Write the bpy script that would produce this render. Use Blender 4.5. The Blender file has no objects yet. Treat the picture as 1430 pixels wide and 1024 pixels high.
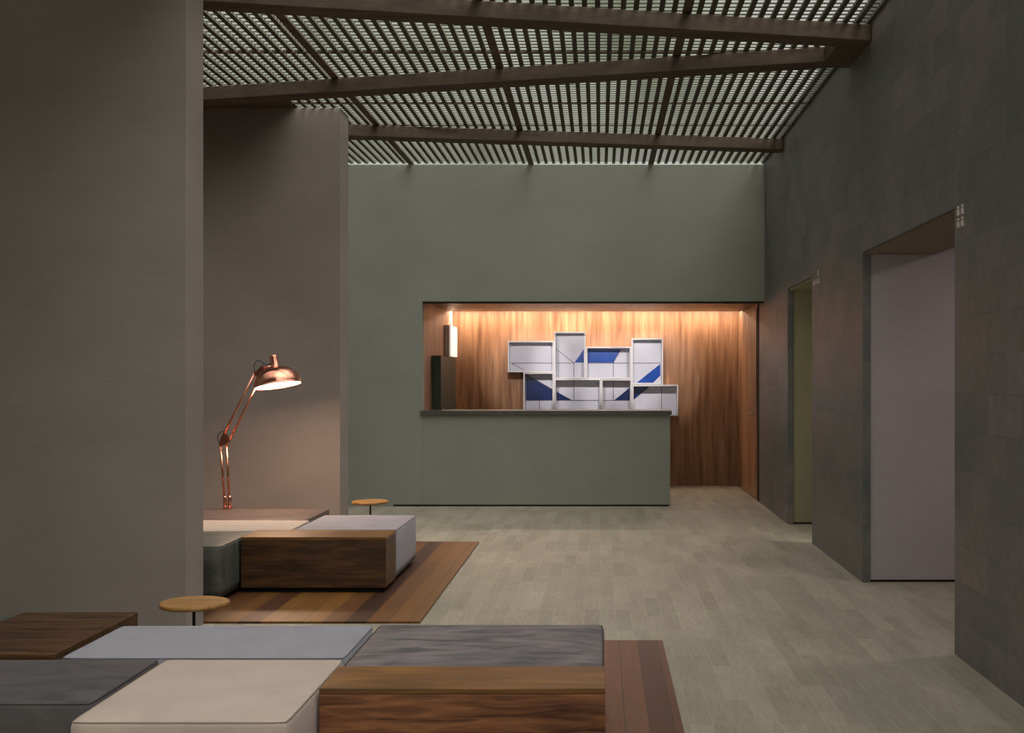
import bpy, bmesh, math, random
from mathutils import Vector, Matrix
random.seed(4)
S = bpy.context.scene
COL = S.collection

# ------------------------------------------------------------ camera
cam = bpy.data.cameras.new('camera'); co = bpy.data.objects.new('camera', cam); COL.objects.link(co)
co.location = (0, 0, 1.5); co.rotation_euler = (math.pi/2, 0, 0)
cam.sensor_width = 36; cam.lens = 36*1600/1430
cam.shift_x = -0.086; cam.shift_y = 0.0115
cam.clip_start = 0.05; cam.clip_end = 200
S.camera = co
# ------------------------------------------------------------ exposure
vs = S.view_settings
vs.view_transform = 'Standard'; vs.look = 'None'; vs.gamma = 1; vs.use_curve_mapping = False
vs.exposure = 0.0

# ------------------------------------------------------------ node helpers
def nn(nt, kind, **kw):
    n = nt.nodes.new(kind)
    for k, v in kw.items(): setattr(n, k, v)
    return n
def ramp(nt, fac, stops):
    r = nn(nt, 'ShaderNodeValToRGB'); e = r.color_ramp.elements
    while len(e) < len(stops): e.new(0.5)
    for i, (p, c) in enumerate(stops):
        e[i].position = p; e[i].color = (*c, 1)
    nt.links.new(fac, r.inputs[0]); return r.outputs[0]
def srgb(r, g, b):
    f = lambda v: (v/255/12.92) if v/255 <= .04045 else ((v/255+.055)/1.055)**2.4
    return (f(r), f(g), f(b))

# ------------------------------------------------------------ world: overcast garden sky
w = bpy.data.worlds.new('sky'); S.world = w; w.use_nodes = True
nt = w.node_tree; nt.nodes.clear()
tc = nn(nt, 'ShaderNodeTexCoord')
noi = nn(nt, 'ShaderNodeTexNoise'); noi.inputs['Scale'].default_value = 7; noi.inputs['Detail'].default_value = 5
nt.links.new(tc.outputs['Generated'], noi.inputs['Vector'])
leaf = ramp(nt, noi.outputs['Fac'], [(.30, srgb(112,120,96)), (.44, srgb(180,186,168)), (.58, srgb(206,208,200)), (.85, srgb(214,214,210))])
sep = nn(nt, 'ShaderNodeSeparateXYZ'); nt.links.new(tc.outputs['Generated'], sep.inputs[0])
# leafy surroundings near the horizon, bright overcast sky overhead
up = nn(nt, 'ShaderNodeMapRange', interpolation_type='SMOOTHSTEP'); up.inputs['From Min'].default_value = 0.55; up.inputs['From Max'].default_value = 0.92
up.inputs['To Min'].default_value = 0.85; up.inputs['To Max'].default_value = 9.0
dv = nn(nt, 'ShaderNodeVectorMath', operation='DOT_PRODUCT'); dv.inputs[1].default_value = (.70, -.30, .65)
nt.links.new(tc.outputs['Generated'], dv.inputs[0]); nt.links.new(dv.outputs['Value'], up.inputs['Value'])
skyc = mixc0 = nn(nt, 'ShaderNodeMix', data_type='RGBA')
upf = nn(nt, 'ShaderNodeMapRange'); upf.inputs['From Min'].default_value = 0.45; upf.inputs['From Max'].default_value = 0.65
nt.links.new(sep.outputs['Z'], upf.inputs['Value']); nt.links.new(upf.outputs[0], skyc.inputs[0])
nt.links.new(leaf, skyc.inputs[6]); skyc.inputs[7].default_value = (.84, .80, .78, 1)
# the open garden side behind the viewer
mr = nn(nt, 'ShaderNodeMapRange'); mr.inputs['From Min'].default_value = -0.1; mr.inputs['From Max'].default_value = -0.8
mr.inputs['To Min'].default_value = 0.0; mr.inputs['To Max'].default_value = 0.7
nt.links.new(sep.outputs['Y'], mr.inputs['Value'])
sm = nn(nt, 'ShaderNodeMath', operation='ADD'); nt.links.new(up.outputs[0], sm.inputs[0]); nt.links.new(mr.outputs[0], sm.inputs[1])
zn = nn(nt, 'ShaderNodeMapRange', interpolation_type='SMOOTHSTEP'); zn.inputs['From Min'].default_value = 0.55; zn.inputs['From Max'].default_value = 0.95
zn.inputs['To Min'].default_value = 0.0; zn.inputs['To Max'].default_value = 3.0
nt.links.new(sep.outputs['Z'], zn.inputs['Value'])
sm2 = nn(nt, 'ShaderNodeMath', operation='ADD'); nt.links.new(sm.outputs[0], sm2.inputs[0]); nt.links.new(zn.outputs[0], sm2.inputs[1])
leaf = skyc.outputs[2]; mr = sm2
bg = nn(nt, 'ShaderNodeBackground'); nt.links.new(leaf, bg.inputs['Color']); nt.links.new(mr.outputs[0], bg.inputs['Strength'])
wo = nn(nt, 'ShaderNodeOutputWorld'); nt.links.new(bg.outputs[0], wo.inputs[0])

# ------------------------------------------------------------ materials
def base(name, rough=.6, metal=0., spec=.3):
    m = bpy.data.materials.new(name); m.use_nodes = True
    b = m.node_tree.nodes['Principled BSDF']
    b.inputs['Roughness'].default_value = rough; b.inputs['Metallic'].default_value = metal
    b.inputs['Specular IOR Level'].default_value = spec
    return m, m.node_tree, b
def coords(nt, scale=(1,1,1)):
    g = nn(nt, 'ShaderNodeNewGeometry'); mp = nn(nt, 'ShaderNodeMapping'); mp.inputs['Scale'].default_value = scale
    nt.links.new(g.outputs['Position'], mp.inputs[0]); return mp.outputs[0]
def noise(nt, vec, scale, detail=4, dist=0):
    n = nn(nt, 'ShaderNodeTexNoise'); n.inputs['Scale'].default_value = scale
    n.inputs['Detail'].default_value = detail; n.inputs['Distortion'].default_value = dist
    nt.links.new(vec, n.inputs['Vector']); return n.outputs['Fac']
def bump(nt, b, h, strength=.2, dist=.01):
    bp = nn(nt, 'ShaderNodeBump'); bp.inputs['Strength'].default_value = strength; bp.inputs['Distance'].default_value = dist
    nt.links.new(h, bp.inputs['Height']); nt.links.new(bp.outputs[0], b.inputs['Normal'])
def mixc(nt, a, bcol, fac=.5, mode='MIX'):
    m = nn(nt, 'ShaderNodeMix', data_type='RGBA', blend_type=mode)
    for sock, v in ((m.inputs[0], fac), (m.inputs[6], a), (m.inputs[7], bcol)):
        if isinstance(v, bpy.types.NodeSocket): nt.links.new(v, sock)
        elif isinstance(v, (int, float)): sock.default_value = v
        else: sock.default_value = (*v, 1)
    return m.outputs[2]
def plain(name, col, rough=.6, metal=0., var=.08, scale=6, spec=.3, stretch=(1,1,1), bs=.05):
    m, nt, b = base(name, rough, metal, spec)
    v = coords(nt, stretch); f = noise(nt, v, scale)
    lo = tuple(c*(1-var) for c in col); hi = tuple(min(1, c*(1+var)) for c in col)
    nt.links.new(ramp(nt, f, [(.3, lo), (.7, hi)]), b.inputs['Base Color'])
    if bs: bump(nt, b, f, bs, .004)
    return m
def plaster(name, col, var=.1):
    m, nt, b = base(name, .75, 0, .2)
    f1 = noise(nt, coords(nt, (.7, .7, 1.0)), 1.6, 6); f2 = noise(nt, coords(nt, (1, 1, 30)), 5, 3)
    c1 = ramp(nt, f1, [(.3, tuple(c*(1-var) for c in col)), (.7, tuple(c*(1+var) for c in col))])
    c2 = ramp(nt, f2, [(.3, (.93,.93,.93)), (.7, (1,1,1))])
    nt.links.new(mixc(nt, c1, c2, 1.0, 'MULTIPLY'), b.inputs['Base Color'])
    bump(nt, b, f2, .08, .003); return m
def wood(name, dark, light, axis='X', rough=.4, fine=1.0, warp=.6, spec=.35):
    m, nt, b = base(name, rough, 0, spec)
    k = {'X': (.12,1,1), 'Y': (1,.12,1), 'Z': (1,1,.07)}[axis]
    v = coords(nt, tuple(q*fine for q in k))
    f1 = noise(nt, v, 14, 6, warp)
    v2 = coords(nt, tuple(q*fine*(.4 if q < .5 else 1) for q in k)); f2 = noise(nt, v2, 90, 3)
    c1 = ramp(nt, f1, [(.3, dark), (.5, tuple((p+q)/2 for p, q in zip(dark, light))), (.68, light)])
    c2 = ramp(nt, f2, [(.3, (.78,.76,.74)), (.65, (1,1,1))])
    nt.links.new(mixc(nt, c1, c2, 1.0, 'MULTIPLY'), b.inputs['Base Color'])
    bump(nt, b, f2, .12, .002); return m
def fabric(name, col, var=.07, rough=.9, weave=420):
    m, nt, b = base(name, rough, 0, .15)
    b.inputs['Sheen Weight'].default_value = .15
    f1 = noise(nt, coords(nt), 5, 5); f2 = noise(nt, coords(nt, (1,1,1)), weave, 2)
    c1 = ramp(nt, f1, [(.3, tuple(c*(1-var) for c in col)), (.7, tuple(c*(1+var) for c in col))])
    c2 = ramp(nt, f2, [(.3, (.86,.86,.86)), (.7, (1,1,1))])
    nt.links.new(mixc(nt, c1, c2, 1.0, 'MULTIPLY'), b.inputs['Base Color'])
    bump(nt, b, f2, .25, .002); return m
def leather(name, dark, light, stretch=(1.2, 5, 3), scale=3.2, rough=.55):
    m, nt, b = base(name, rough, 0, .3)
    f1 = noise(nt, coords(nt, stretch), scale, 7, 1.2); f2 = noise(nt, coords(nt), 120, 3)
    nt.links.new(ramp(nt, f1, [(.32, dark), (.62, light)]), b.inputs['Base Color'])
    bump(nt, b, f2, .15, .002); return m
def planks(name, width, stops, rough=.45, gap=.035, length=None, spec=.4):
    """boards running along Y, each with its own tone"""
    m, nt, b = base(name, rough, 0, spec)
    g = nn(nt, 'ShaderNodeNewGeometry'); s = nn(nt, 'ShaderNodeSeparateXYZ'); nt.links.new(g.outputs['Position'], s.inputs[0])
    def mth(op, a, c=None):
        n = nn(nt, 'ShaderNodeMath', operation=op)
        for i, v in enumerate((a, c)):
            if v is None: continue
            if isinstance(v, (int, float)): n.inputs[i].default_value = v
            else: nt.links.new(v, n.inputs[i])
        return n.outputs[0]
    xs = mth('DIVIDE', s.outputs['X'], width); fx = mth('FLOOR', xs); fr = mth('FRACT', xs)
    cb = nn(nt, 'ShaderNodeCombineXYZ'); nt.links.new(fx, cb.inputs[0])
    wn = nn(nt, 'ShaderNodeTexWhiteNoise', noise_dimensions='3D')
    edge = mth('LESS_THAN', fr, gap)
    if length:
        off = mth('MULTIPLY', mth('FRACT', mth('MULTIPLY', mth('SINE', mth('MULTIPLY', fx, 12.9898)), 43758.5)), 1.0)
        ys = mth('ADD', mth('DIVIDE', s.outputs['Y'], length), off)
        nt.links.new(mth('FLOOR', ys), cb.inputs[1])
        edge = mth('MAXIMUM', edge, mth('LESS_THAN', mth('FRACT', ys), gap*width/length))
    nt.links.new(cb.outputs[0], wn.inputs['Vector'])
    tone = ramp(nt, wn.outputs['Value'], stops)
    gr = noise(nt, coords(nt, (1, .1, 1)), 40, 5, .5)
    grain = ramp(nt, gr, [(.3, (.72,.70,.68)), (.7, (1.0,1.0,1.0))])
    c = mixc(nt, tone, grain, 1.0, 'MULTIPLY')
    dk = mixc(nt, c, (.02,.017,.014), edge)
    nt.links.new(dk, b.inputs['Base Color']); bump(nt, b, gr, .1, .002)
    return m
def floor_boards(name):
    m, nt, b = base(name, .55, 0, .35)
    g = nn(nt, 'ShaderNodeNewGeometry'); s = nn(nt, 'ShaderNodeSeparateXYZ'); nt.links.new(g.outputs['Position'], s.inputs[0])
    cb = nn(nt, 'ShaderNodeCombineXYZ'); nt.links.new(s.outputs['Y'], cb.inputs[0]); nt.links.new(s.outputs['X'], cb.inputs[1])
    br = nn(nt, 'ShaderNodeTexBrick'); br.offset = .37; br.offset_frequency = 3
    for k, v in (('Scale', 1), ('Brick Width', .62), ('Row Height', .098), ('Mortar Size', .0018), ('Mortar Smooth', .3), ('Bias', 0)):
        br.inputs[k].default_value = v
    br.inputs['Color1'].default_value = (*srgb(150,145,127), 1); br.inputs['Color2'].default_value = (*srgb(168,162,144), 1)
    br.inputs['Mortar'].default_value = (*srgb(174,169,150), 1)
    nt.links.new(cb.outputs[0], br.inputs['Vector'])
    f1 = noise(nt, coords(nt, (1, .35, 1)), 3.5, 6, .4); f2 = noise(nt, coords(nt, (1, .12, 1)), 60, 4)
    c1 = ramp(nt, f1, [(.3, (.80,.80,.79)), (.7, (1,1,1))]); c2 = ramp(nt, f2, [(.3, (.82,.82,.80)), (.7, (1,1,1))])
    c = mixc(nt, mixc(nt, br.outputs['Color'], c1, 1.0, 'MULTIPLY'), c2, 1.0, 'MULTIPLY')
    nt.links.new(c, b.inputs['Base Color']); bump(nt, b, f2, .1, .002)
    return m
def stone_tiles(name):
    m, nt, b = base(name, .5, 0, .4)
    g = nn(nt, 'ShaderNodeNewGeometry'); s = nn(nt, 'ShaderNodeSeparateXYZ'); nt.links.new(g.outputs['Position'], s.inputs[0])
    sm = nn(nt, 'ShaderNodeMath', operation='ADD'); nt.links.new(s.outputs['Y'], sm.inputs[0]); nt.links.new(s.outputs['X'], sm.inputs[1])
    cb = nn(nt, 'ShaderNodeCombineXYZ'); nt.links.new(sm.outputs[0], cb.inputs[0]); nt.links.new(s.outputs['Z'], cb.inputs[1])
    br = nn(nt, 'ShaderNodeTexBrick'); br.offset = .43; br.offset_frequency = 2
    for k, v in (('Scale', 1), ('Brick Width', .46), ('Row Height', .203), ('Mortar Size', .0018), ('Mortar Smooth', .2), ('Bias', -.15)):
        br.inputs[k].default_value = v
    br.inputs['Color1'].default_value = (*srgb(110,113,111), 1); br.inputs['Color2'].default_value = (*srgb(130,124,124), 1)
    br.inputs['Mortar'].default_value = (*srgb(96,96,93), 1)
    nt.links.new(cb.outputs[0], br.inputs['Vector'])
    f1 = noise(nt, coords(nt), 1.3, 6, .8); f2 = noise(nt, coords(nt), 14, 6, .4)
    c1 = ramp(nt, f1, [(.32, (.72,.76,.74)), (.52, (.92,.90,.88)), (.70, (1.08,.96,.93))])
    c2 = ramp(nt, f2, [(.3, (.80,.80,.80)), (.7, (1,1,1))])
    nt.links.new(mixc(nt, mixc(nt, br.outputs['Color'], c1, 1.0, 'MULTIPLY'), c2, 1.0, 'MULTIPLY'), b.inputs['Base Color'])
    bump(nt, b, f2, .2, .004)
    return m
def glow(name, col, strength):
    m = bpy.data.materials.new(name); m.use_nodes = True; nt = m.node_tree
    b = nt.nodes['Principled BSDF']
    b.inputs['Base Color'].default_value = (*col, 1); b.inputs['Emission Color'].default_value = (*col, 1)
    b.inputs['Emission Strength'].default_value = strength
    return m

M = dict(
    slab=plaster('warm_grey_plaster', srgb(142,133,126)),
    green=plaster('green_grey_plaster', srgb(148,150,139), .06),
    lilac=plaster('lilac_grey_plaster', srgb(174,166,168), .05),
    olive=plaster('olive_plaster', srgb(158,154,126), .05),
    soffit=plaster('brown_plaster', srgb(140,124,110), .05),
    stone=stone_tiles('slate_tiles'),
    floor=floor_boards('pale_floor_boards'),
    deck=planks('deck_timber', .105, [(0, srgb(66,38,26)), (.4, srgb(92,56,38)), (.7, srgb(112,72,44)), (1, srgb(80,48,32))], gap=.05),
    deck2=planks('striped_deck_timber', .13, [(0, srgb(46,28,18)), (.35, srgb(90,54,30)), (.62, srgb(154,112,44)), (.8, srgb(120,80,34)), (1, srgb(66,38,22))]),
    veneer=wood('walnut_wall_veneer', srgb(120,86,60), srgb(178,138,104), 'Z', .42, 1.0, .3),
    block=wood('walnut_block_veneer', srgb(74,42,26), srgb(158,106,70), 'X', .38, 2.0, .7),
    blockd=wood('dark_walnut_block_veneer', srgb(46,30,16), srgb(96,66,40), 'X', .42, 1.8, .7),
    ledge=wood('oak_toned_walnut', srgb(92,62,30), srgb(140,98,50), 'X', .38, 1.0, .6),
    beam=wood('dark_beam_timber', srgb(76,64,52), srgb(102,87,72), 'X', .7, .5),
    batten=plain('weathered_batten_timber', srgb(86,84,72), .8, 0, .15, 9),
    cream=fabric('cream_linen', srgb(180,166,152)),
    ice=fabric('pale_blue_grey_linen', srgb(142,142,148)),
    white=fabric('off_white_linen', srgb(146,143,148)),
    dkfab=leather('charcoal_suede', srgb(66,66,66), srgb(84,80,78), (1,2,2), 4, .8),
    grleather=leather('grey_leather', srgb(66,67,70), srgb(116,110,109), (1,3.2,2), 3.4),
    greenleather=leather('dark_green_leather', srgb(58,62,56), srgb(84,88,80)),
    brleather=leather('brown_grey_leather', srgb(78,66,61), srgb(98,84,77)),
    black=plain('black_metal', (.012,.012,.013), .45, 0, .1, 20, .4, bs=0),
    shadow=plain('dark_recess_shade_paint', (.02,.02,.018), .8, 0, .1, 8, .1, bs=0),  # dark plinth and trim colour, doubling as painted shade in wall-foot gaps
    copper=plain('polished_copper', srgb(226,158,130), .2, 1., .04, 20, bs=0),
    cable=plain('black_cable', (.015,.012,.01), .5, 0, .05, 20, bs=0),
    table=wood('honey_oak', srgb(132,96,50), srgb(176,134,78), 'X', .45, 2.0, .5),
    beige=plaster('beige_plaster', srgb(186,158,136), .04),
    lacquer=plain('white_lacquer', srgb(232,230,232), .35, 0, .02, 4, .4, bs=0),
    artback=plain('pale_print_panel', srgb(205,205,216), .3, 0, .03, 5, .4, bs=0),
    blue=plain('cobalt_paint', srgb(2,66,158), .22, 0, .2, 7, .5, bs=0),
    navy=plain('navy_paint', srgb(4,26,88), .22, 0, .2, 7, .5, bs=0),
    ink=plain('grey_ink_line', srgb(92,88,98), .5, 0, .05, 9, bs=0),
    top=plain('dark_stone_top', srgb(82,78,72), .35, 0, .1, 12, .4),
    dkgreen=plain('dark_green_panel', srgb(58,66,56), .4, 0, .08, 6, .4),
    sign=plain('white_sign_enamel', srgb(215,200,196), .4, 0, .02, 8, bs=0),
    steel=plain('brushed_steel', srgb(170,165,158), .3, 1., .05, 20, bs=0),
    led=glow('warm_led', srgb(255,226,204), 60.0),
    bulb=glow('warm_lamp_disc', srgb(255,214,180), 60.0),
)

# ------------------------------------------------------------ geometry helpers
def link(name, bm, mat, parent=None, loc=(0,0,0), smooth=False, bevel=None, seg=3):
    bmesh.ops.recalc_face_normals(bm, faces=bm.faces)
    me = bpy.data.meshes.new(name); bm.to_mesh(me); bm.free()
    if smooth:
        for p in me.polygons: p.use_smooth = True
    o = bpy.data.objects.new(name, me); COL.objects.link(o)
    for m in (mat if isinstance(mat, (list, tuple)) else [mat]): me.materials.append(m)
    o.location = loc
    if parent: o.parent = parent
    if bevel:
        md = o.modifiers.new('bevel', 'BEVEL'); md.width = bevel; md.segments = seg; md.limit_method = 'ANGLE'
        md.harden_normals = False
    return o
def box(bm, x0, x1, y0, y1, z0, z1, mi=0):
    v = [bm.verts.new(p) for p in ((x0,y0,z0),(x1,y0,z0),(x1,y1,z0),(x0,y1,z0),(x0,y0,z1),(x1,y0,z1),(x1,y1,z1),(x0,y1,z1))]
    for f in ((0,3,2,1),(4,5,6,7),(0,1,5,4),(1,2,6,5),(2,3,7,6),(3,0,4,7)):
        bm.faces.new([v[i] for i in f]).material_index = mi
    return v
def boxes(*bs):
    bm = bmesh.new()
    for b in bs: box(bm, *b)
    return bm
def tube(bm, pts, r, seg=10, closed=False):
    pts = [Vector(p) for p in pts]; n = len(pts); rings = []
    rr = r if isinstance(r, (list, tuple)) else [r]*n
    up = None
    for i, p in enumerate(pts):
        if closed: t = pts[(i+1) % n]-pts[i-1]
        else: t = pts[min(i+1, n-1)]-pts[max(i-1, 0)]
        t.normalize()
        if up is None:
            up = Vector((0,0,1)) if abs(t.z) < .9 else Vector((0,1,0))
        a = t.cross(up).normalized(); b = a.cross(t).normalized(); up = b
        rings.append([bm.verts.new(p+a*math.cos(2*math.pi*k/seg)*rr[i]+b*math.sin(2*math.pi*k/seg)*rr[i]) for k in range(seg)])
    m = n if closed else n-1
    for i in range(m):
        A, B = rings[i], rings[(i+1) % n]
        for k in range(seg): bm.faces.new((A[k], A[(k+1) % seg], B[(k+1) % seg], B[k]))
    if not closed:
        bm.faces.new(rings[0]); bm.faces.new(rings[-1])
def lathe(bm, prof, seg=48, mat=None):
    """profile of (r, z), around z; mat transforms the result"""
    rings = []; mat = mat or Matrix()
    for r, z in prof:
        if r < 1e-5: rings.append([bm.verts.new(mat @ Vector((0,0,z)))])
        else: rings.append([bm.verts.new(mat @ Vector((r*math.cos(2*math.pi*k/seg), r*math.sin(2*math.pi*k/seg), z))) for k in range(seg)])
    for A, B in zip(rings, rings[1:]):
        if len(A) == 1 and len(B) == 1: continue
        for k in range(seg):
            k2 = (k+1) % seg
            if len(A) == 1: bm.faces.new((A[0], B[k], B[k2]))
            elif len(B) == 1: bm.faces.new((A[k], B[0], A[k2]))
            else: bm.faces.new((A[k], A[k2], B[k2], B[k]))
def prism(bm, pts, y0, y1):
    """polygon in (x, z) extruded in y"""
    A = [bm.verts.new((x, y0, z)) for x, z in pts]; B = [bm.verts.new((x, y1, z)) for x, z in pts]
    bm.faces.new(A); bm.faces.new(B[::-1]); n = len(pts)
    for i in range(n): bm.faces.new((A[i], B[i], B[(i+1) % n], A[(i+1) % n]))
def struct(name, bm, mat, **k):
    o = link(name, bm, mat, **k); o['kind'] = 'structure'; return o
def tag(o, label, cat, group=None):
    o['label'] = label; o['category'] = cat
    if group: o['group'] = group
    return o
def thing(name, label, cat, loc=(0,0,0), group=None):
    o = bpy.data.objects.new(name, None); COL.objects.link(o); o.location = loc; o.empty_display_size = .1
    return tag(o, label, cat, group)

# ============================================================ THE SETTING
RW = 1.928; CZ = 4.03; LW = -6.2; NEAR = -3.0; BW = 13.41; NB = 16.0
struct('floor', boxes((LW, 7.0, NEAR, 16.2, -.12, 0)), M['floor'])
TOPZ = 4.22
struct('wall_right', boxes(
    (RW, 2.46, NEAR, 6.23, 0, TOPZ), (RW, 2.46, 6.23, 8.41, 2.425, TOPZ), (RW, 1.985, 8.41, 10.42, 0, 2.425),
    (RW, 2.46, 8.41, 11.77, 2.425, TOPZ), (RW, 1.985, 11.77, 13.88, 0, 2.425), (RW, 2.46, 11.77, 13.57, 2.425, TOPZ)), M['stone'])
# slabs, back wall
struct('wall_partition_near', boxes((LW, -2.42, 6.70, 6.99, 0, 4.02)), M['slab'], bevel=.004)
struct('wall_partition_far', boxes((LW, -2.42, 10.67, 11.02, 0, 4.02)), M['slab'], bevel=.004)
struct('wall_left', boxes((LW-.2, LW, NEAR, BW+.15, 0, TOPZ)), M['green'])
struct('wall_back', boxes((LW, -2.08, BW, BW+.15, 0, CZ-.03)), M['green'])
struct('wall_back_header', boxes((-2.08, RW-.002, BW, BW+.15, 2.40, CZ-.03)), M['green'])
struct('wall_niche_back', boxes((-2.25, 2.4, NB, NB+.12, 0, 2.5)), M['veneer'])
struct('wall_niche_left', boxes((-2.25, -2.08, BW+.15, NB, 0, 2.5)), M['veneer'])
struct('wall_niche_right', boxes((RW+.01, 2.05, 14.02, NB, 0, 2.5)), M['veneer'])
struct('ceiling_niche', boxes((-2.08, RW, 13.80, 15.66, 2.415, 2.47), (-2.08, RW, BW+.15, NB, 2.47, 2.5)), M['veneer'])
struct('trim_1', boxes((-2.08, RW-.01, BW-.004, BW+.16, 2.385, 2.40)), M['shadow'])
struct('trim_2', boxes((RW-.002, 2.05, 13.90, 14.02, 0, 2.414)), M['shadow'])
struct('trim_3', boxes((-2.08, -2.035, 15.90, NB, 0, 1.78)), M['beige'])
struct('baseboard_back', boxes((-2.42, -2.08, BW-.006, BW, 0, .022)), M['shadow'])
# flush wooden door in the niche's right wall
d = struct('door_1', boxes((RW-.004, RW+.01, 14.12, 15.55, .01, 2.36)), M['veneer'])
bm = bmesh.new(); tube(bm, [(RW-.004, 14.28, 1.06), (RW-.05, 14.28, 1.06), (RW-.05, 14.42, 1.06)], .009, 8)
link('door_handle', bm, M['steel'], d)
# rooms beyond the two openings
struct('wall_side_room', boxes((1.99, 5.6, 8.43, 8.60, .018, 3.0)), M['lilac'])
struct('shadow_gap_side_room', boxes((1.99, 5.6, 8.44, 8.60, 0, .018)), M['shadow'])  # near-black strip paints the shade of the gap at the wall foot
struct('ceiling_side_room', boxes((2.46, 5.6, 3.5, 8.43, 2.85, 2.95)), M['soffit'])
struct('ceiling_doorway', boxes((RW+.02, 2.46, 6.23, 8.43, 2.41, 2.425)), M['soffit'])
struct('wall_side_room_outer', boxes((5.5, 5.6, 3.5, 8.43, 0, 2.95), (2.46, 5.6, 3.4, 3.5, 0, 2.95)), M['lilac'])
struct('wall_passage', boxes((1.99, 4.5, 11.79, 11.9, .018, 2.5)), M['olive'])
struct('shadow_gap_passage', boxes((1.99, 4.5, 11.80, 11.9, 0, .018)), M['shadow'])  # same painted gap shade under the passage wall
struct('ceiling_passage', boxes((RW+.02, 4.5, 10.42, 11.79, 2.40, 2.425)), M['olive'])
struct('wall_passage_outer', boxes((4.4, 4.5, 10.3, 11.79, 0, 2.5), (2.4, 4.5, 10.3, 10.4, 0, 2.5)), M['olive'])

# ceiling lattice: battens along the room with thin cross laths above
bm = bmesh.new()
P = 1.41; per = P/16
x = .60 + P
joists = []
k = 0
xx = .60 - 5*P
while xx < RW+.05:
    joists.append(xx); xx += P
i0 = int((LW-.60)/per)-1
for i in range(i0, 40):
    c = .60 + i*per
    if c < LW or c-.018 > RW: continue
    box(bm, c-.018, min(c+.018, RW+.02), NEAR, BW+.1, CZ, CZ+.022)
y = NEAR
while y < BW+.1:
    box(bm, LW, RW+.02, y, y+.019, CZ+.024, CZ+.030); y += .080
o = struct('ceiling', bm, M['batten'])

struct('ceiling_over_far_partition', boxes((LW, -2.84, 10.02, 11.02, CZ-.016, CZ-.002)), M['beam'])
struct('ceiling_shade_near_partition', boxes((LW, -2.30, 1.5, 6.99, CZ-.016, CZ-.002)), M['beam'])  # unseen solid panel added to keep skylight off the near partition's top
# joists on top of the lattice and cross battens where the panels meet
for n, jx in enumerate(j for j in joists if j > -2.6):
    o = link('ceiling_joist', boxes((jx-.034, jx+.030, NEAR, BW+.1, CZ-.014, CZ-.001)), M['beam'])
    tag(o, ['flat ceiling batten running lengthwise, leftmost, ending by the far partition',
            'flat ceiling batten running lengthwise above the left of the white wall boxes',
            'flat ceiling batten running lengthwise, rightmost, nearest the slate wall'][min(n, 2)], 'batten', 'lengthwise ceiling battens')
for y, lab in ((9.9/1.117, 'thin cross batten in the wide ceiling grille bay between the first two beams'),
               (10.50, 'thin cross batten in the middle of the brightest ceiling grille bay'),
               (11.42, 'thin cross batten just in front of the rearmost ceiling beam')):
    o = link('cross_batten', boxes((LW, RW, y-.012, y+.012, CZ-.012, CZ-.001)), M['beam']); tag(o, lab, 'batten', 'cross battens under the grille')

# zigzag beams
def beam(xa, ya, xb, yb, label, t=.20, b=.115):
    bm = bmesh.new()
    for (z0, z1) in ((CZ-.018-b, CZ-.018),):
        v = [bm.verts.new(p) for p in ((xa,ya,z0),(xb,yb,z0),(xb,yb+t,z0),(xa,ya+t,z0),(xa,ya,z1),(xb,yb,z1),(xb,yb+t,z1),(xa,ya+t,z1))]
        for f in ((0,3,2,1),(4,5,6,7),(0,1,5,4),(1,2,6,5),(2,3,7,6),(3,0,4,7)): bm.faces.new([v[i] for i in f])
    o = link('ceiling_beam', bm, M['beam'], bevel=.006, seg=2)
    return tag(o, label, 'beam', 'zigzag roof beams')
R0 = RW-.003; L0 = LW+.01
b1 = beam(L0, 6.58, R0, 8.13, 'brown timber roof beam nearest the viewer, running to the upper right corner')
beam(L0, 10.52, R0, 8.62, 'brown timber roof beam in the middle, dropping to the left above the far partition')
beam(L0, 10.75, R0, 12.00, 'brown timber roof beam farthest back, just in front of the green grey wall')

link('gusset', boxes((1.70, R0, 8.18, 8.84, CZ-.134, CZ-.017)), M['beam'], b1)
# ============================================================ DECKS
o = link('timber_deck', boxes((LW+.01, .354, 1.6, 6.50, .001, .014)), M['deck']); tag(o, 'reddish timber deck under the foreground seating', 'deck')
o = link('timber_deck', boxes((LW+.01, -1.10, 7.0, 10.43, .001, .014)), M['deck2']); tag(o, 'striped brown timber deck under the rear seating between the two partitions', 'deck')
DZ = .014

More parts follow.
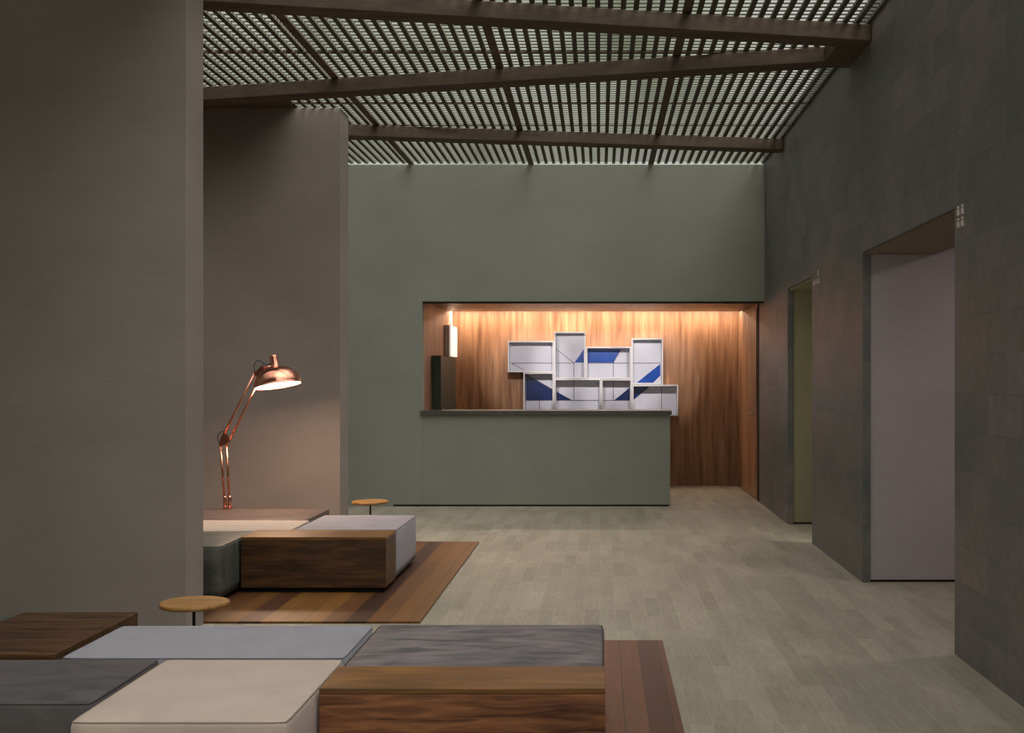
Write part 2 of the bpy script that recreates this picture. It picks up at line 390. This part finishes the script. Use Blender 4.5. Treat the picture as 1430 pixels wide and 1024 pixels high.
# ============================================================ SEATING MODULES
H = .40
def cushion(name, x0, x1, y0, y1, mat, label, group, crown=.010, piping=None, r=.022, cat='ottoman'):
    cx, cy = (x0+x1)/2, (y0+y1)/2; hx, hy = (x1-x0)/2-.004, (y1-y0)/2-.004
    t = thing(name, label, cat, (cx, cy, DZ), group)
    # upholstered body with a softly crowned, subdivided top and rounded edges
    bm = bmesh.new(); nx, ny = 14, 12; zb, zt = .035, H-DZ-crown
    def soft(u, v):  # u, v in -1..1
        return crown*(1-abs(u)**4)*(1-abs(v)**4)
    rnd = random.Random(int(abs(cx*991+cy*77)))
    top = {}
    us = [-1+2*i/nx for i in range(nx+1)]; vs_ = [-1+2*j/ny for j in range(ny+1)]
    for i, u in enumerate(us):
        for j, v in enumerate(vs_):
            k = 1.0
            px = u*(hx-r*(1 if abs(u) == 1 else 0)); py = v*(hy-r*(1 if abs(v) == 1 else 0))
            top[i, j] = bm.verts.new((px, py, zt+soft(u, v)+rnd.uniform(-.0012, .0012)))
    for i in range(nx):
        for j in range(ny): bm.faces.new((top[i,j], top[i+1,j], top[i+1,j+1], top[i,j+1]))
    rim = [(i, 0) for i in range(nx)]+[(nx, j) for j in range(ny)]+[(i, ny) for i in range(nx, 0, -1)]+[(0, j) for j in range(ny, 0, -1)]
    def rim_pt(i, j, e, z):
        u, v = us[i], vs_[j]
        bx = u*(hx-r) if abs(u) == 1 else u*hx; by = v*(hy-r) if abs(v) == 1 else v*hy
        if abs(u) == 1: bx += e*u
        if abs(v) == 1: by += e*v
        if abs(u) == 1 and abs(v) == 1: bx -= u*e*.3; by -= v*e*.3
        return (bx, by, z)
    prev = [top[k] for k in rim]
    for e, z in [(r*.45, zt-r*.12), (r*.8, zt-r*.4), (r, zt-r), (r, zt-.12), (r+.002, (zb+zt)/2), (r, zb+.05), (r*.9, zb)]:
        cur = [bm.verts.new(rim_pt(i, j, e, z)) for i, j in rim]
        for a in range(len(rim)):
            b2 = (a+1) % len(rim); bm.faces.new((prev[a], prev[b2], cur[b2], cur[a]))
        prev = cur
    bm.faces.new(prev)
    body = link('upholstered_body', bm, mat, t, smooth=True)
    # seam welt around the top edge
    bm = bmesh.new(); pts = [rim_pt(i, j, r*.72, zt-r*.30) for i, j in rim]
    tube(bm, [(p[0], p[1], p[2]) for p in pts], .0032, 6, True)
    link('seam', bm, piping or mat, t, smooth=True)
    link('plinth', boxes((-hx+.04, hx-.04, -hy+.04, hy-.04, 0, .04)), M['shadow'], t)
    return t
def woodblock(name, x0, x1, y0, y1, mtop, mbody, label, group):
    cx, cy = (x0+x1)/2, (y0+y1)/2; hx, hy = (x1-x0)/2-.003, (y1-y0)/2-.003
    t = thing(name, label, 'table', (cx, cy, DZ), group)
    h = H-DZ
    link('body', boxes((-hx, hx, -hy, hy, .035, h-.022)), mbody, t, bevel=.002, seg=2)
    link('top', boxes((-hx, hx, -hy, hy, h-.022, h)), mtop, t, bevel=.003, seg=2)
    link('plinth', boxes((-hx+.04, hx-.04, -hy+.04, hy-.04, 0, .036)), M['shadow'], t)
    return t
G1 = 'modules of the foreground seating island'; G2 = 'modules of the rear seating island'
dseam = plain('dark_seam_cord', srgb(60,56,54), .8, 0, .05, 20, bs=0)
cseam = plain('beige_seam_cord', srgb(140,126,112), .8, 0, .05, 20, bs=0)
gseam = plain('grey_seam_cord', srgb(110,110,114), .8, 0, .05, 20, bs=0)
cushion('upholstered_ottoman', -1.725, -1.005, 3.70, 4.54, M['cream'], 'cream fabric ottoman block at the front of the foreground seating', G1, piping=cseam)
cushion('upholstered_ottoman', -1.00, .022, 4.385, 5.18, M['grleather'], 'streaky grey leather ottoman behind the walnut block in the foreground', G1, piping=dseam)
cushion('upholstered_ottoman', -2.155, -1.01, 4.55, 5.16, M['ice'], 'pale blue grey fabric ottoman behind the cream one in the foreground', G1, piping=gseam)
cushion('upholstered_ottoman', -3.00, -1.735, 3.91, 4.54, M['dkfab'], 'charcoal ottoman at the bottom left, left of the cream one', G1, piping=dseam)
cushion('upholstered_ottoman', -3.55, -2.725, 4.57, 5.39, M['greenleather'], 'dark grey ottoman cut by the left edge of the photo, beside the brown wooden block', G1, piping=dseam)
woodblock('wooden_block_table', -1.00, .022, 4.06, 4.38, M['ledge'], M['block'], 'walnut block table in the foreground, in front of the streaky grey leather ottoman', G1)
woodblock('wooden_block_table', -2.715, -2.17, 4.565, 5.39, M['blockd'], M['blockd'], 'dark brown wooden block table at the left, behind the charcoal ottoman', G1)

woodblock('wooden_block_table', -2.49, -1.48, 7.93, 8.32, M['ledge'], M['blockd'], 'long dark walnut block table at the front of the rear seating', G2)
cushion('upholstered_ottoman', -2.25, -1.485, 8.33, 9.31, M['white'], 'off-white fabric ottoman behind the dark walnut block of the rear seating', G2, piping=gseam)
cushion('upholstered_ottoman', -3.45, -2.26, 8.33, 8.97, M['cream'], 'cream fabric ottoman of the rear seating, left of the off-white one', G2, piping=cseam)
cushion('upholstered_ottoman', -3.45, -2.29, 8.98, 9.75, M['brleather'], 'brownish grey ottoman beneath the copper lamp at the back of the rear seating', G2, piping=dseam)
cushion('upholstered_ottoman', -3.45, -2.50, 7.55, 8.32, M['greenleather'], 'dark green grey leather ottoman at the left end of the rear walnut block', G2, piping=dseam)

# ============================================================ SIDE TABLES
def side_table(x, y, rz, label):
    t = thing('side_table', label, 'side table', (x, y, DZ), 'small round side tables'); t.rotation_euler.z = rz
    h = .41-DZ
    bm = bmesh.new(); seg = 56; prof = [(0, h), (.155, h), (.163, h-.004), (.166, h-.012), (.164, h-.021), (.156, h-.025), (0, h-.025)]
    lathe(bm, prof, seg)
    for v in bm.verts:   # slightly irregular slice
        a = math.atan2(v.co.y, v.co.x); s = 1+.012*math.sin(3*a+.5)+.008*math.sin(5*a)
        v.co.x *= s; v.co.y *= s*.93
    link('table_top', bm, M['table'], t, smooth=False)
    bm = bmesh.new(); lathe(bm, [(0, .008), (.0075, .008), (.0075, h-.03), (.03, h-.027), (.03, h-.0245), (0, h-.0245)], 20); link('pole', bm, M['black'], t)
    bm = bmesh.new(); lathe(bm, [(0, 0), (.115, 0), (.115, .006), (.02, .010), (0, .010)], 40); link('base', bm, M['black'], t)
    return t
side_table(-1.985, 5.60, 0, 'round honey oak side table on a black pole behind the pale blue grey ottoman')
side_table(-2.045, 10.20, .8, 'round oak side table far back, right of the far partition')

# ============================================================ COPPER LAMP
LY = 9.66; q = LY/1600
def lp(px, py, dy=0.): return ((px-838)*q, LY+dy, 1.5-(py-528.5)*q)
lamp = thing('articulated_lamp', 'large copper articulated lamp, lit, standing on the brownish grey ottoman', 'lamp', (lp(318, 708)[0], LY, H-.002))
def lpl(px, py, dy=0.):
    p = lp(px, py, dy); return (p[0]-lamp.location.x, p[1]-lamp.location.y, p[2]-lamp.location.z)
for a, b2 in (((314.2, 706), (308, 622)), ((320.8, 706), (316, 620))):
    bm = bmesh.new(); tube(bm, [lpl(*a), lpl(*b2)], .0095, 12); link('lower_arm', bm, M['copper'], lamp, smooth=True)
for a, b2 in (((313, 606), (357, 519)), ((320, 617), (364, 527))):
    bm = bmesh.new(); tube(bm, [lpl(*a), lpl(*b2)], .0095, 12); link('upper_arm', bm, M['copper'], lamp, smooth=True)
def disc(bm, c, r, th):
    m = Matrix.Translation(Vector(c)) @ Matrix.Rotation(math.pi/2, 4, 'X')
    lathe(bm, [(0,-th),(r*.9,-th),(r,-th*.7),(r,th*.7),(r*.9,th),(0,th)], 28, m)
bm = bmesh.new()
for dy in (-.018, .018):      # elbow plates
    pts = [lpl(307.5, 623, dy), lpl(316.5, 621, dy), lpl(321, 616, dy), lpl(316, 606, dy), lpl(312, 606, dy), lpl(308.5, 613, dy)]
    A = [bm.verts.new((p[0], p[1]-.003, p[2])) for p in pts]; B = [bm.verts.new((p[0], p[1]+.003, p[2])) for p in pts]
    bm.faces.new(A); bm.faces.new(B[::-1])
    for i in range(6): bm.faces.new((A[i], B[i], B[(i+1) % 6], A[(i+1) % 6]))
el = link('elbow_plate', bm, M['copper'], lamp)
for p in ((309, 621), (316, 619), (314, 607), (320, 615)):
    bm = bmesh.new(); disc(bm, lpl(*p), .012, .026); link('elbow_bolt', bm, M['copper'], el)
bm = bmesh.new()
for p in ((358, 520), (364, 526), (367, 516)): disc(bm, lpl(*p), .013, .022)
for dy in (-.016, .016):
    pts = [lpl(355, 522, dy), lpl(364, 530, dy), lpl(371, 517, dy), lpl(366, 511, dy)]
    A = [bm.verts.new((p[0], p[1]-.003, p[2])) for p in pts]; B = [bm.verts.new((p[0], p[1]+.003, p[2])) for p in pts]
    bm.faces.new(A); bm.faces.new(B[::-1])
    for i in range(4): bm.faces.new((A[i], B[i], B[(i+1) % 4], A[(i+1) % 4]))
link('head_joint', bm, M['copper'], lamp)
bm = bmesh.new()   # springs run along the lower rods
for px0 in (314.2, 320.8):
    a, b2 = Vector(lpl(px0, 707)), Vector(lpl(px0-1.4, 692))
    lathe(bm, [(0, 0), (.013, 0), (.015, .01), (.015, .075), (.010, .09), (0, .09)], 16, Matrix.Translation(a+Vector((0,0,-.004))))
link('foot_sleeve', bm, M['copper'], lamp, smooth=True)
bm = bmesh.new(); lathe(bm, [(0,.001),(.045,.001),(.045,.010),(.03,.014),(0,.014)], 32); link('base', bm, M['copper'], lamp)
def arc(c, r, a0, a1, n=14, sx=1.):
    return [lpl(c[0]+sx*r*math.cos(math.radians(a0+(a1-a0)*i/n)), c[1]-r*math.sin(math.radians(a0+(a1-a0)*i/n)), .01) for i in range(n+1)]
bm = bmesh.new(); tube(bm, arc((310, 612), 9, 60, 270, sx=.75), .0035, 6)
link('cable', bm, M['cable'], lamp, smooth=True); bm = bmesh.new()
tube(bm, [lpl(355, 520, .01), lpl(354, 510, .01), lpl(358, 504, .01), lpl(364, 504, .01), lpl(368, 509, .01), lpl(374, 509, .01), lpl(380, 508, .01)], .0035, 6)
link('cable', bm, M['cable'], lamp, smooth=True)
# shade: spun copper dome, tilted to the right and towards the viewer
head = Matrix.Translation(Vector(lpl(388, 538.5))) @ Matrix.Rotation(math.radians(-10), 4, 'Y') @ Matrix.Rotation(math.radians(-5.5), 4, 'X')
R = .197; prof = []
for i in range(19):
    a = math.radians(90*i/18); prof.append((R*math.cos(a)**.9 if i < 18 else .036, .165*math.sin(a)))
prof = [p for p in prof if p[0] >= .036]
inner = [(max(r-.004, .03), z-.003 if z > .01 else z) for r, z in prof][::-1]
bm = bmesh.new(); lathe(bm, [(R+.002, -.004), (R+.003, .002)]+prof+inner+[(R-.004, -.004), (R+.002, -.004)], 64, head)
sh = link('lamp_shade', bm, M['copper'], lamp, smooth=True)
bm = bmesh.new(); lathe(bm, [(0, .262), (.026, .262), (.032, .255), (.034, .245), (.034, .170), (.040, .160), (.040, .150), (0, .150)], 32, head)
link('socket_cap', bm, M['copper'], sh, smooth=True)
bm = bmesh.new(); tube(bm, [lpl(367, 514), lpl(380, 512)], .010, 10); link('head_bracket', bm, M['copper'], lamp, smooth=True)
bm = bmesh.new(); lathe(bm, [(0, .012), (R-.012, .012), (R-.012, .006), (0, .006)], 48, head)
link('diffuser', bm, M['bulb'], sh)

# ============================================================ RECEPTION COUNTER
ct = thing('reception_counter', 'green grey reception counter with a dark stone top in the far niche', 'counter', (-.63, 13.6, 0))
def loc(o): o.location = -ct.location; return o
loc(link('body', boxes((-2.078, .82, BW, BW+.12, .02, 1.073), (.70, .82, BW+.12, 13.98, .02, 1.073)), M['green'], ct, bevel=.002, seg=2))
loc(link('countertop', boxes((-2.10, .838, BW-.03, BW, 1.073, 1.120), (-2.078, .838, BW, 14.02, 1.073, 1.120)), M['top'], ct))
loc(link('plinth', boxes((-2.078, .80, BW+.006, BW+.11, 0, .02)), M['shadow'], ct))
# small dark stand on the counter
ds = thing('desk_stand', 'small black device standing at the left end of the counter top', 'device', (-1.92, 13.62, 1.1205))
link('base', boxes((-.04, .04, -.03, .03, 0, .012)), M['black'], ds, bevel=.003)
bm = bmesh.new(); v = box(bm, -.006, .006, -.02, .02, .01, .085); 
link('screen', bm, M['black'], ds, bevel=.002)
bm = bmesh.new(); box(bm, .012, .030, -.02, .02, .012, .05); link('handset', bm, M['black'], ds, bevel=.004)
# tall dark cupboard and glowing white cupboard on the niche's left side wall
cb = thing('tall_cupboard', 'dark green cupboard against the left side of the niche behind the counter', 'cupboard', (-2.02, 14.9, 0))
link('carcass', boxes((-.058, .05, -.72, .70, .0, 1.76)), M['dkgreen'], cb, bevel=.003)
link('top_panel', boxes((-.058, .054, -.724, .704, 1.76, 1.78)), M['dkgreen'], cb)
wc = thing('wall_cupboard', 'white cupboard with added glow above the dark green cupboard at the back of the niche', 'cupboard', (-2.0, 15.6, 1.79))
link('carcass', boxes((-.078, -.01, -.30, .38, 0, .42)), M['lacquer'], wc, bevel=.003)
link('door', boxes((-.01, .008, -.298, .378, .004, .416)), glow('added_glow_white_panel', srgb(255,240,230), .55), wc, bevel=.002)  # emission added to the door to stand for a brightly lit white area
lt = thing('glow_strip', 'slim glowing strip standing for lit wall at the left back corner of the niche', 'light', (-2.06, 15.9, 2.22))
link('housing', boxes((-.018, 0, -.05, .05, 0, .22)), M['lacquer'], lt)
link('diffuser', boxes((0, .006, -.04, .04, .004, .216)), glow('corner_glow', srgb(255,226,196), 3.0), lt)  # emissive strip stands for the bright wall in this corner
# four unseen fill lamps added behind the header to brighten the wall boxes
for n, (sx, tx, tz) in enumerate(((-1.05, -1.0, 1.62), (-.40, -.35, 1.66), (.25, .30, 1.62), (.85, .80, 1.60))):
    rl = thing('fill_spotlight', 'unseen fill lamp added behind the niche header, '+['above the dark green cupboard', 'aimed at the tallest wall box', 'aimed at the bright blue band', 'aimed at the wall boxes by the counter end'][n], 'fill_spotlight', (sx, 13.66, 2.44), 'added niche fill lamps')
    bm = bmesh.new(); lathe(bm, [(0, .025), (.035, .025), (.035, -.008), (.031, -.008), (.031, .005), (0, .005)], 20); link('housing', bm, M['black'], rl)
    ld = bpy.data.lights.new('fill_spot', 'SPOT'); ld.energy = 150; ld.color = (1, .93, .90); ld.spot_size = math.radians(34); ld.spot_blend = .6; ld.shadow_soft_size = .03
    lo = bpy.data.objects.new('fill_spot', ld); COL.objects.link(lo); lo.parent = rl; lo.location = (0, .012, -.012)
    lo.rotation_euler = (Vector((tx, 15.95, tz))-Vector((sx, 13.672, 2.428))).to_track_quat('-Z', 'Y').to_euler()
# cove light at the top of the niche back wall
cv = thing('cove_light', 'warm light strip recessed along the top of the walnut back wall', 'light', (0, 15.80, 2.442))
link('housing', boxes((-2.07, RW-.01, -.04, .04, .004, .02)), M['shadow'], cv)
link('diffuser', boxes((-2.05, RW-.03, -.03, .03, -.008, .004)), M['led'], cv)

# ============================================================ WALL BOXES WITH THE BLUE AND WHITE DESIGN
kx = .001789
def ax(c): return c*kx-1.358
def az(c): return 2.2724-c*kx
YF, YB = 15.75, 15.998
rects = [
 ((50,145,404,385), 'wide white wall box at the far left of the cluster, without any blue'),
 ((406,75,648,434), 'tall white wall box with a small blue triangle, highest of the cluster'),
 ((650,190,1000,436), 'wide white wall box with a bright blue slanted band, upper middle of the cluster'),
 ((1002,125,1243,480), 'tall white wall box with a diagonal blue band, upper right of the cluster'),
 ((170,387,404,745), 'tall white wall box with a big dark blue wedge, lower left of the cluster'),
 ((406,436,766,680), 'wide white wall box with a small navy wedge at its lower left, lower middle'),
 ((768,438,1003,790), 'white wall box with a navy triangle at its right, lower middle of the cluster'),
 ((1005,482,1360,722), 'wide white wall box with a navy corner, at the far right by the counter end'),
]
blues = {1: ('blue', [(560,310),(632,205),(632,310)]), 2: ('blue', [(664,208),(922,208),(866,310),(664,310)]),
         3: ('blue', [(1228,320),(1228,412),(1172,466),(1045,466)]), 4: ('navy', [(183,402),(392,522),(392,602),(183,602)]),
         5: ('navy', [(420,535),(540,602),(420,602)]), 6: ('navy', [(990,505),(990,602),(870,602)]), 7: ('navy', [(1020,498),(1145,498),(1020,600)])}
lines = {0: [((62,313),(392,313)), ((355,162),(392,192)), ((75,316),(165,368))],
         1: [((418,313),(560,313)), ((418,205),(555,312)), ((555,313),(555,420))],
         2: [((664,313),(988,313)), ((862,313),(862,422)), ((920,208),(862,313))],
         3: [((1015,313),(1230,313))],
         4: [((183,604),(392,604)), ((287,604),(287,730)), ((183,400),(392,520))],
         5: [((420,604),(752,604)), ((555,450),(555,604))],
         6: [((782,604),(990,604)), ((862,450),(862,604))],
         7: [((1238,496),(1238,708))]}
for i, (rc, lab) in enumerate(rects):
    x0, z1, x1, z0 = ax(rc[0]), az(rc[1]), ax(rc[2]), az(rc[3])
    t = thing('wall_box', lab, 'wall box', ((x0+x1)/2, YB, (z0+z1)/2), 'white boxes on the walnut wall')
    T = t.location.copy(); th = .018
    def put(o): o.location = -T; return o
    put(link('frame', boxes((x0, x1, YF, YB-.006, z1-th, z1), (x0, x1, YF, YB-.006, z0, z0+th),
                            (x0, x0+th, YF, YB-.006, z0+th, z1-th), (x1-th, x1, YF, YB-.006, z0+th, z1-th)), M['lacquer'], t))
    put(link('back_panel', boxes((x0+th, x1-th, YB-.03, YB-.006, z0+th, z1-th)), M['artback'], t))
    yb = YB-.03
    def clampx(c): return min(max(ax(c), x0+th), x1-th)
    def clampz(c): return min(max(az(c), z0+th), z1-th)
    if i in blues:
        bm = bmesh.new(); prism(bm, [(clampx(a), clampz(b)) for a, b in blues[i][1]], yb-.003, yb+.001)
        put(link('blue_shape', bm, M[blues[i][0]], t))
    bm = bmesh.new()
    for (a, b), (c, d2) in lines[i]:
        p, r2 = Vector((clampx(a), clampz(b))), Vector((clampx(c), clampz(d2))); dd = (r2-p).normalized(); n = Vector((-dd.y, dd.x))*.004
        prism(bm, [tuple(p-n), tuple(r2-n), tuple(r2+n), tuple(p+n)], yb-.0045, yb+.0005)
    put(link('grey_line', bm, M['ink'], t))

# ============================================================ SIGNS BY THE OPENINGS
def glyph(bm, y, z, s):
    """one small upright pictogram on the slate wall: head dot and slanted body"""
    h, w2 = .050*s, .020*s
    A = [(y-w2, z), (y+w2*.8, z), (y+w2, z+h*.62), (y-w2*.7, z+h*.62)]
    a = [bm.verts.new((RW-.005, p[0], p[1])) for p in A]; b = [bm.verts.new((RW+.001, p[0], p[1])) for p in A]
    bm.faces.new(a); bm.faces.new(b[::-1])
    for i in range(4): bm.faces.new((a[i], b[i], b[(i+1) % 4], a[(i+1) % 4]))
    box(bm, RW-.005, RW+.001, y-w2*.6, y+w2*.6, z+h*.72, z+h)
def sign(label, marks):
    t = thing('door_sign', label, 'sign', (RW, marks[0][0], marks[0][1]))
    for y, z, k in marks:
        bm = bmesh.new(); glyph(bm, y, z, k); o = link('pictogram', bm, M['sign'], t); o.location = (-RW, -marks[0][0], -marks[0][1])
sign('small white four-mark sign on the slate wall beside the large opening', [(yy, zz, 1.0) for zz in (2.375, 2.310) for yy in (6.16, 6.09)])
sign('small white sign marks on the slate wall beside the narrow opening', [(10.12, 2.41, .9)]+[(10.34-.085*k, 2.34, .8) for k in range(4)])

# ============================================================ LIGHTS OF THE SIDE ROOMS
def pendant(x, y, z, r, strength, col, label):
    t = thing('ceiling_light', label, 'ceiling light', (x, y, z))
    bm = bmesh.new(); lathe(bm, [(0, 0), (r, 0), (r, -.03), (r-.01, -.035), (r-.01, -.005), (0, -.005)], 32); link('housing', bm, M['lacquer'], t)
    bm = bmesh.new(); lathe(bm, [(0, -.012), (r-.012, -.012), (r-.012, -.018), (0, -.018)], 32); link('diffuser', bm, glow('room_light', col, strength), t)
pendant(3.7, 6.9, 2.85, .25, 42.0, srgb(245,230,228), 'unseen ceiling light added to brighten the room beyond the large opening')  # out of view, added to brighten the lilac wall
pendant(3.1, 11.1, 2.40, .12, 34.0, srgb(250,236,186), 'round ceiling light in the passage beyond the narrow opening')
